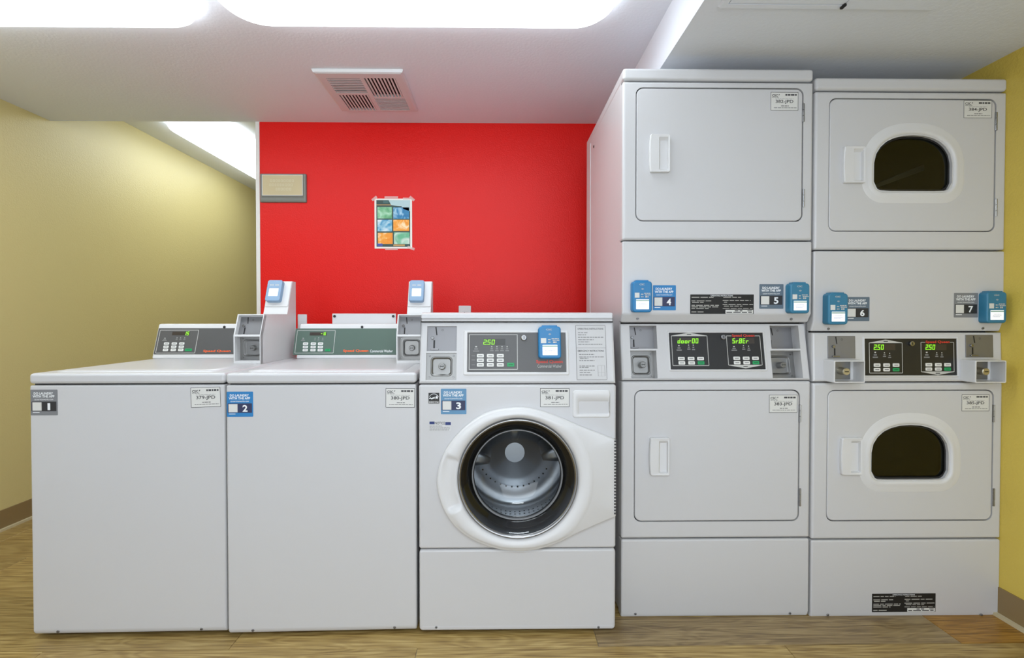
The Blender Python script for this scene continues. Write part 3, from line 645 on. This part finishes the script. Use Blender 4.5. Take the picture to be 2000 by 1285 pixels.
# front stickers
b = f3.box(837, 767, 858, 788); m = MB().plate(f3, b, 0, .0005, mat('energy_black', (28, 28, 28), .5), .0005); z = .0008
pp = lambda x, y: (sub(b, x, y, x, y)[0], sub(b, x, y, x, y)[2])
arc = [pp(.5-.46*math.cos(math.radians(a)), .52-.44*math.sin(math.radians(a))) for a in range(20, 161, 14)]; arc2 = [pp(.5-.42*math.cos(math.radians(a)), .52-.40*math.sin(math.radians(a))) for a in range(160, 19, -14)]
m.poly(f3, arc+arc2, z, PRINT_W); st = [pp(.76+(.20 if i % 2 == 0 else .085)*math.sin(math.radians(36*i)), .44-(.20 if i % 2 == 0 else .085)*math.cos(math.radians(36*i))) for i in range(10)]
m.poly(f3, st, z, PRINT_W); m.poly(f3, [pp(*q) for q in ((.06, .50), (.18, .42), (.26, .50), (.40, .44), (.56, .40), (.60, .52), (.42, .55), (.30, .62), (.16, .52), (.07, .58))], z, PRINT_W); m.quad(f3, sub(b, 0, .76, 1, 1), z, mat('energy_grey', (88, 86, 82))).text(f3, sub(b, .06, .80, .94, .95), z+.0002, 'ENERGY STAR', PRINT_W); m.build('energy_sticker', t)
app_sticker(t, f3, (861, 759, 911, 809), '3', ST_STEEL, ST_NAVY)
b = f3.box(838, 822, 881, 841); m = MB().plate(f3, b, 0, .0004, mat('clear_label', (206, 206, 206), .4), .0005); m.quad(f3, sub(b, .02, .06, .25, .34), .0007, NAVY).quad(f3, sub(b, .74, .12, .99, .42), .0007, NAVY).text(f3, sub(b, .27, .08, .72, .36), .0007, 'NOTICE', INK, .01)
bars(m, f3, b, .0007, INK_P, [(.02, .6, .52, .05), (.02, .95, .66, .05), (.02, .95, .80, .05), (.02, .9, .93, .05)]); m.build('notice_sticker', t)
id_label(t, f3, (1055, 758, 1112, 795), '381-JPD')

# ------------------------------------------------------------------ stacked dryers
def stacked_dryer(Y, label, px):
    """one tall cabinet, two drums; px holds survey heights and boxes of its face"""
    fr = vert_frame(Y); z = lambda y: fr.px((px['l']+px['r'])/2, y)[1]
    x0 = fr.px(px['l'], 900)[0]; x1 = fr.px(px['r'], 900)[0]; yb = Y+.70
    t = thing('stacked_dryer', ((x0+x1)/2, Y, 0), label, 'dryer')
    zt, zc, zm, zp, zk, zl, zb, z0 = (z(px[k]) for k in ('top', 'cap', 'mid', 'ctl', 'low', 'kick', 'bot', 'bot'))
    m = MB().box(x0+.002, x1-.002, Y+.03, yb, z0+.01, zt-.01, WHITE, skip=('front',)); m.box(x0, x0+.003, yb-.10, yb-.03, z0+.01, zc, WHITE); m.box(x0+.01, x1-.01, Y+.35, Y+.355, z0+.02, zt-.03, DARK)
    cab = m.build('cabinet', t)
    for sx in (yb-.18,): MB().cyl((x0+.002, sx, zc-.045), (-1, 0, 0), .006, .003, RUBBER, 10).build('plug', cab)
    for zz in (zc, zm, zp, zk, zl): MB().box(x0+.01, x1-.01, Y+.056, Y+.06, zz-.014, zz+.014, DARK).build('seam_shade', t)  # dark strips paint the shade between the front panels
    for fx in (x0+.05, x1-.05):
        for fy in (Y+.09, yb-.06): MB().cyl((fx, fy, 0), (0, 0, 1), .024, z0+.03, RUBBER, 14).build('foot', t)
    MB().box(x0, x1, Y-.002, yb, zc+.0025, zt, WHITE).build('top', t, .011, 4)
    def dryer_front(za, zz, d, cls, arch, hg):
        db = fr.box(*d); fp = front_panel(fr, (x0, x1, za, zz), .006, .045, .009, hole=rr(*grow(db, .0032), .026), direct=True).build(cls, t)
        # door skin, with an arched porthole on the right-hand tower
        if arch:
            ab = fr.box(*arch); hole = dome(*ab, .035); c = ((ab[0]+ab[1])/2, (ab[2]+ab[3])/2)
            m = front_panel(fr, db, .024, .022, .004, hole=hole, hole_depth=.03); door = m.build('door', t)
            m = MB(); lo = [(dome(*grow(ab, g), .035+g), w) for g, w in ((.044, .0), (.038, .0016), (.026, .0024), (.022, .0034), (.014, .0055), (.008, .005), (.004, .001), (.0, -.012), (-.004, -.026))]
            m.loft(fr, lo, WHITE2, False, False, True); m.build('porthole_trim', door)
            m = MB().loft(fr, [(dome(*grow(ab, -.0005), .035), -.010), (dome(*grow(ab, -.008), .03), -.008)], RUBBER, False, False, True); m.build('gasket', door)
            MB().poly(fr, dome(*grow(ab, .001), .035), -.014, glass('dryer_glass', (150, 152, 146))).build('glass', door)
            m = MB(); m.loft(fr, [(scale_loop(dome(*ab, .035), c, 1.04), -.028), (scale_loop(dome(*ab, .035), c, 1.35), -.10), (scale_loop(dome(*ab, .035), c, 1.4), -.30)], mat('drum_dark', (52, 52, 46), .4, .4), False, True, True); dm = m.build('drum', t)
            u, v = c; k = len(m.v)
            m = MB(); q = [(u-.115, v-.085), (u+.15, v+.012), (u+.15, v+.035), (u-.115, v-.072)]
            if cls == 'upper_front': m.loft(fr, [(q, -.12), (q, -.16)], mat('baffle_steel', (150, 150, 142), .35, .6), True, True); m.build('baffle', dm)
            else:
                q = [(u-.135, v-.05), (u-.115, v+.05), (u-.105, v+.06), (u-.122, v-.05)]; m.loft(fr, [(q, -.06), (q, -.075)], mat('baffle_steel', (150, 150, 142), .35, .6)); m.build('baffle', dm)
        else:
            door = front_panel(fr, db, .024, .022, .004).build('door', t)
        hb = fr.box(*px['h_'+cls]); m = MB(); bow = hb[1]-hb[0]
        pk = (hb[0]+bow*.42, hb[1]-bow*.09, hb[2]+.008, hb[3]-.010)
        bulge = lambda l: [(x-(.004*(1-((y-(hb[2]+hb[3])/2)/((hb[3]-hb[2])/2))**2) if x < hb[0]+.012 else 0), y) for x, y in l]
        m.loft(fr, [(bulge(rr(*hb, .005)), 0), (bulge(rr(*hb, .005)), .010), (bulge(rr(*grow(hb, -.002), .004)), .013), (rr(*pk, .004), .012), (rr(pk[0]+.007, pk[1]-.002, pk[2]+.004, pk[3]-.010, .003), .0025)], WHITE2, False, True, False); m.build('handle', door)
        for ya, yb_ in hg:
            p = fr.px(d[2]+2, yb_); q = fr.px(d[2]+2, ya); hz = MB()
            for i in range(3): hz.cyl(fr.pt(p[0], p[1]+(q[1]-p[1])*i/3, .001), (0, 0, 1), .0035, (q[1]-p[1])/3-.001, CHROME, 8)
            hz.build('hinge', door)
        return door
    g = .0022
    du = dryer_front(zm+g, zc-g, px['door_u'], 'upper_front', px.get('arch_u'), px['hinge_u'])
    dl = dryer_front(zl+g, zk-g, px['door_l'], 'lower_front', px.get('arch_l'), px['hinge_l'])
    # access panel between the drums, folded back at its lower edge
    MB().levels(x0, x1, [(zp+g, Y+px['fold_in']), (z(px['fold']), Y), (zm-g, Y)], Y+.045, WHITE).build('access_panel', t, .006)
    ln = math.atan2(px['lean'], zp-zk); cf = lean_frame(Y, zk+g, ln); hC = (zp-zk-.004)/math.cos(ln)
    C = [cf.box(*c) for c in px['coins']]; holes = [c for c, k in zip(C, px['coin_kind']) if k]
    cp = MB().holes(cf, (x0+.001, x1-.001, 0, hC), holes, .05, .03, WHITE, .007).build('control_panel', t)
    for c, k, nm in zip(C, px['coin_kind'], ('s', 'v', 's', 'v')):
        w = -k if k else .002
        if nm == 's': coin_slide(cp, cf, grow(c, .002 if k else 0), w)
        elif k: coin_vault(cp, cf, grow(c, .002), w, barrel=.03)
        else:
            # hooded vault: white steel surround standing proud of the panel
            vf = vert_frame(Y+.004); hb = vf.box(*px['hood'][0 if c[0] < (x0+x1)/2 else 1], .055)
            ib = grow(hb, -.004)
            m = MB().loft(vf, [(rr(*hb, .004, 3, 1), 0), (rr(*hb, .004, 3, 1), .053), (rr(*grow(hb, -.001), .003, 3, 1), .055), (rr(*ib, .003, 3, 1), .055), (rr(*ib, .003, 3, 1), .004)], WHITE2, False, True); hd = m.build('vault_hood', t)
            cc = ((ib[0]+ib[1])/2, (ib[2]+ib[3])/2); vb = (ib[0]+.012, ib[1]-.012, ib[2]+.002, ib[3]-.002)
            m = MB().plate(vf, vb, .004, .006, STEEL_D, .002); m.build('vault_plate', hd)
            m = MB().cyl(vf.pt(cc[0]+.004, cc[1]-.002, .006), (0, -1, 0), .0135, .030, mat('nickel', (196, 188, 166), .3, .9), 20); m.quad(vf, (cc[0]-.003, cc[0]+.011, cc[1]-.0035, cc[1]-.0005), .0365, DARK); m.build('lock_barrel', hd)
    # display panel: two keypads under one black glass
    b = cf.box(*px['disp']); bz = grow(b, .007); m = MB()
    m.loft(cf, [(rr(*bz, .004), 0), (rr(*grow(bz, -.003), .003), .003), (rr(*grow(b, .001), .002), .003), (rr(*b, .001), .0005)], WHITE2, False, False, False); m.build('bezel', cp)
    m = MB().plate(cf, b, 0, .0008, PANEL_BLACK, .001); zz = .0012
    for k, (fx, tri) in enumerate(zip(px['frames'], ('up', 'down'))):
        fb = cf.box(*fx); m.frame_line(cf, fb, .002, zz, LINE, .002); um = (fb[0]+fb[1])/2
        if tri == 'up': m.poly(cf, [(fb[0]+.002, fb[3]), (um, fb[3]+.011), (fb[1]-.002, fb[3])], zz, LINE); m.quad(cf, (um-.008, um+.008, fb[3]+.003, fb[3]+.006), zz+.0003, INK)
        else: m.poly(cf, [(fb[1]-.002, fb[2]), (um, fb[2]-.011), (fb[0]+.002, fb[2])], zz, LINE); m.quad(cf, (um-.008, um+.008, fb[2]-.006, fb[2]-.003), zz+.0003, INK)
        m.quad(cf, cf.box(*px['led'][k]), zz, LED_OFF)
    icons(m, cf, px['icons'], zz)
    rb = cf.box(*px['sq']); m.quad(cf, grow(rb, .0015), zz+.0004, PANEL_BLACK); m.text(cf, rb, zz+.0007, 'Speed Queen', RED_P, .03)
    dp = m.build('display_panel', cp)
    for k in (0, 1): m = MB(); digits(m, cf, cf.box(*px['num'][k]), px['txt'][k], zz+.0004); m.build('display', dp)
    keys(dp, cf, px['keys'], .0008); key_lock(dp, cf, *px['lock'], r=.009)
    # kick panel with folded lower edge
    m = MB().levels(x0, x1, [(zb, Y+.007), (zb+.021, Y), (zl-g, Y)], Y+.045, WHITE); kp = m.build('kick_panel', t, .007)
    for q in px['screws']: u = fr.px(*q); screw(kp, fr, u[0], u[1], -.0005, .0048)
    for q in px['screws2']: u = fr.px(*q); screw(t, fr, u[0], u[1], -.010, .005)
    # stickers and readers
    af = fr
    for bx, n, sm, sb in px['apps']: app_sticker(t, af, bx, n, sm, sb)
    for bx, mt in px['readers']: reader(t, af, bx, mt, 0, .03)
    for bx, code, r in px['ids']: id_label(t, af, bx, code, .0, r)
    for bx in px['instr']: instruction_label(t, af, bx)
    return t
grid6 = lambda xs, r1, r2, dx=1: [((a, r1[0], a+13, r1[1]), False) for a in xs]+[((a+dx, r2[0], a+13+dx, r2[1]), i == 2) for i, a in enumerate(xs)]
stacked_dryer(1.68, 'white stacked dryer with two plain solid doors beside the front-load washer', dict(
    lean=.036, fold_in=.020, l=1214, r=1582.5, top=133.5, cap=158.5, mid=470, fold=613, ctl=631, low=743.5, kick=1052, bot=1206.5,
    door_u=(1243, 173, 1567, 431), door_l=(1240, 763, 1560, 1017), h_upper_front=(1269, 264, 1307, 338), h_lower_front=(1269, 854, 1306, 927),
    hinge_u=((202, 238), (369, 405)), hinge_l=((790, 824), (953, 988)),
    coins=((1230, 636, 1283, 681), (1232, 684.5, 1283, 739), (1505, 636, 1561, 681), (1507, 684.5, 1566, 739)), coin_kind=(.034, .034, .044, .044),
    disp=(1308, 650, 1492, 721.5), frames=((1312, 655.5, 1383, 714.5), (1420, 655.5, 1486.5, 713.5)), led=((1322, 660, 1365, 671), (1428, 660, 1473, 671)),
    num=((1322, 661, 1364, 670.5), (1429, 661, 1462, 670.5)), txt=('door00', '5r.8Er'), sq=(1429, 652.8, 1473, 659.3),
    icons=[(1321, 674, 1331, 685), (1342, 673, 1348, 683), (1351, 673, 1357, 684), (1428, 676, 1439, 685), (1449, 674, 1455, 683), (1459, 675, 1465, 685)],
    keys=grid6((1324, 1343, 1361.5), (697, 703.6), (705.4, 712)) + grid6((1432, 1450.5, 1468.5), (696.5, 703), (705, 711.5)), lock=(1411, 659),
    screws=((1241, 1199), (1543, 1198)), screws2=((1247, 622), (1549, 623)),
    apps=(((1275, 557, 1320, 606), '4', ST_BLUE, ST_NAVY), ((1483, 555, 1530, 603), '5', ST_SLATE, ST_DARK)),
    readers=(((1236, 549, 1274, 610), READER), ((1544, 553, 1582, 612), READER_T)),
    ids=(((1505, 180, 1559, 216), '382-JPD', 0), ((1502, 771, 1557, 806), '383-JPD', 0)), instr=((1348, 575, 1472, 613),)))
stacked_dryer(1.68, 'white stacked dryer with two dark arched glass portholes against the yellow wall', dict(
    lean=.006, fold_in=.014, l=1586, r=1957, top=152, cap=178, mid=489, fold=626, ctl=648.5, low=746.5, kick=1053.5, bot=1207.5,
    door_u=(1620, 194, 1943, 451), door_l=(1616, 763, 1938, 1016), h_upper_front=(1646, 287, 1686, 359), h_lower_front=(1641, 854, 1680, 926),
    hinge_u=((219, 255), (388, 423)), hinge_l=((790, 824), (953, 988)), arch_u=(1707, 264, 1860, 373), arch_l=(1702, 830, 1853, 937),
    coins=((1616, 656, 1670, 700), (1628, 706, 1668, 744), (1885, 654, 1939, 698), (1897, 706, 1930, 744)), coin_kind=(0, 0, 0, 0), hood=((1629, 704, 1690, 748), (1905, 704, 1966, 748)),
    disp=(1688.5, 661.5, 1868, 733), frames=((1697, 669, 1762.5, 729), (1798, 668, 1863, 726.5)), led=((1705, 672, 1748, 684), (1805, 672, 1848, 684)),
    num=((1705, 673, 1726, 683), (1806, 673, 1826, 683)), txt=('2.50', '2.50'), sq=(1807, 665, 1854, 671.5),
    icons=[(1704, 687, 1714, 699), (1724, 688, 1730, 697), (1734, 689, 1740, 699), (1804, 687, 1815, 699), (1826, 688, 1832, 697), (1836, 688, 1842, 698)],
    keys=grid6((1706, 1724.5, 1743), (709.6, 716.4), (718.4, 725.2), 0) + grid6((1807, 1825.5, 1843.5), (709, 715.6), (717.6, 724), 0), lock=(1778, 671),
    screws=((1617, 1201), (1917, 1201)), screws2=((1622, 642), (1925, 641)),
    apps=(((1652, 580, 1698, 627), '6', ST_SLATE, ST_DARK), ((1863, 572, 1910, 620), '7', ST_GREY, ST_DARK)),
    readers=(((1618, 573, 1657, 634), READER_T), ((1928, 570, 1967, 631), READER_T)),
    ids=(((1882, 196, 1937, 231), '384-JPD', 0), ((1878, 770, 1932, 803), '385-JPD', 0)), instr=((1703, 1159, 1827, 1195),)))

# ------------------------------------------------------------------ on the red wall
rf = vert_frame(YB)
b = rf.box(509.5, 340, 599.5, 396); t = thing('wall_sign', ((b[0]+b[1])/2, YB, b[2]), 'tan wall sign in a grey frame at the left end of the red wall', 'sign')
FRG = mat('sign_frame', (118, 120, 112), .4); p = rf.box(513, 342, 593, 383)
m = MB().loft(rf, [(rr(*b, .006), 0), (rr(*b, .006), .008), (rr(*grow(b, -.004), .004), .014), (rr(*p, .002), .012), (rr(*p, .002), .008)], FRG, False, False, True); m.build('frame', t)
MB().plate(rf, p, 0, .009, mat('sign_tan', (192, 178, 138), .5), .001).frame_line(rf, p, .004, .0095, PAPER, .001).build('plate', t)
m = MB(); g = mat('sign_letter', (206, 198, 166), .6)
for x0_, x1_, y_ in ((.20, .76, .29), (.18, .76, .49), (.34, .72, .69)):
    x = x0_
    while x < x1_: w_ = random.choice((.04, .05, .055)); m.frame_line(rf, sub(p, x, y_-.06, x+w_, y_+.06), .003, .0098, g, .001); x += w_+.018
m.build('lettering', t)
b = rf.box(729, 388, 807, 485.5); b = (b[0]+.008, b[1]-.006, b[2], b[3]); t = thing('poster', ((b[0]+b[1])/2, YB, b[2]), 'small colourful sheet with six picture panels taped to the red wall', 'poster')
def patch(name, c0, c1, c2, sc):
    m_ = bpy.data.materials.new(name); m_.use_nodes = True; nt = m_.node_tree; bs = nt.nodes['Principled BSDF']; bs.inputs['Roughness'].default_value = .45
    tc = nt.nodes.new('ShaderNodeTexCoord'); n = nt.nodes.new('ShaderNodeTexNoise'); n.inputs['Scale'].default_value = sc; n.inputs['Detail'].default_value = 2; n.inputs['Distortion'].default_value = 1.2; r = nt.nodes.new('ShaderNodeValToRGB')
    r.color_ramp.elements[0].position = .36; r.color_ramp.elements[0].color = lin(c0); r.color_ramp.elements[1].position = .68; r.color_ramp.elements[1].color = lin(c2); e = r.color_ramp.elements.new(.52); e.color = lin(c1)
    nt.links.new(tc.outputs['Object'], n.inputs['Vector']); nt.links.new(n.outputs['Fac'], r.inputs[0]); nt.links.new(r.outputs[0], bs.inputs['Base Color']); return m_
m = MB().plate(rf, b, .001, .002, mat('poster_paper', (232, 228, 220), .5), .001); i_ = sub(b, .05, .03, .95, .965); z = .0023
m.quad(rf, i_, z, mat('poster_ground', (44, 72, 66), .5)); z += .0002
GR = patch('print_green', (86, 160, 110), (128, 190, 144), (168, 214, 184), 22); BL = patch('print_blue', (18, 108, 160), (40, 130, 178), (170, 210, 226), 18); OR = patch('print_orange', (236, 140, 20), (240, 160, 44), (250, 222, 176), 20); SK = patch('print_sky', (40, 140, 186), (150, 196, 214), (214, 226, 232), 18); MT = patch('print_mint', (100, 178, 136), (170, 208, 186), (226, 226, 214), 16)
m.poly(rf, [(sub(i_, x, y, x, y)[0], sub(i_, x, y, x, y)[2]) for x, y in ((.36, 0), (1, 0), (1, .24), (.80, .19), (.74, .13), (.44, .11))], z, mat('poster_pale', (176, 204, 206), .5))
m.quad(rf, sub(i_, .20, .01, .36, .07), z+.0001, mat('poster_teal', (60, 100, 98), .5)).quad(rf, sub(i_, 0, .095, .44, .112), z+.0001, mat('poster_tan', (190, 150, 90), .5))
for q, mt in (((.03, .15, .46, .395), GR), ((.50, .155, .97, .40), BL), ((.03, .42, .46, .67), SK), ((.50, .42, .97, .66), OR), ((.04, .70, .48, .94), OR), ((.52, .69, .98, .94), MT)): m.quad(rf, sub(i_, *q), z, mt)
m.quad(rf, sub(i_, .02, .93, .18, .99), z+.0002, mat('poster_mark', (66, 80, 160), .5)).quad(rf, sub(i_, .50, .95, .84, .985), z, mat('poster_tan', (190, 150, 90), .5))
m.build('sheet', t)
TAPE = mat('clear_tape', (246, 224, 218), .3, alpha=.45)
for x, y, w_, h_, a in ((.0, .0, .16, .05, 40), (1.0, .0, .16, .05, -40), (.45, -.02, .36, .05, 0), (.88, .0, .24, .035, 0), (.45, 1.01, .34, .04, 0), (.97, .99, .2, .05, -20)):
    c = sub(b, x, y, x, y); fr = Frame(rf.pt(c[0], c[2], .0031), (math.cos(math.radians(a)), 0, math.sin(math.radians(a))), (-math.sin(math.radians(a)), 0, math.cos(math.radians(a))))
    w2, h2 = (b[1]-b[0])*w_/2, (b[3]-b[2])*h_/2; MB().plate(fr, (-w2, w2, -h2, h2), 0, .0003, TAPE, .0005, n=1).build('tape', t)
b = rf.box(896, 597, 920, 640); t = thing('wall_outlet', ((b[0]+b[1])/2, YB, b[2]), 'white outlet plate on the red wall, peeking above the front-load washer', 'outlet')
MB().plate(rf, b, 0, .006, WHITE2, .004, .002).build('cover_plate', t); MB().plate(rf, sub(b, .28, .2, .72, .8), .005, .009, WHITE2, .008, .001).build('receptacle', t)
m = MB(); c = sub(b, .42, .22, .5, .34); m.poly(rf, circ((b[0]+b[1])/2-.002, c[2], .006, 12), .0095, DARK); m.build('socket_hole', t)
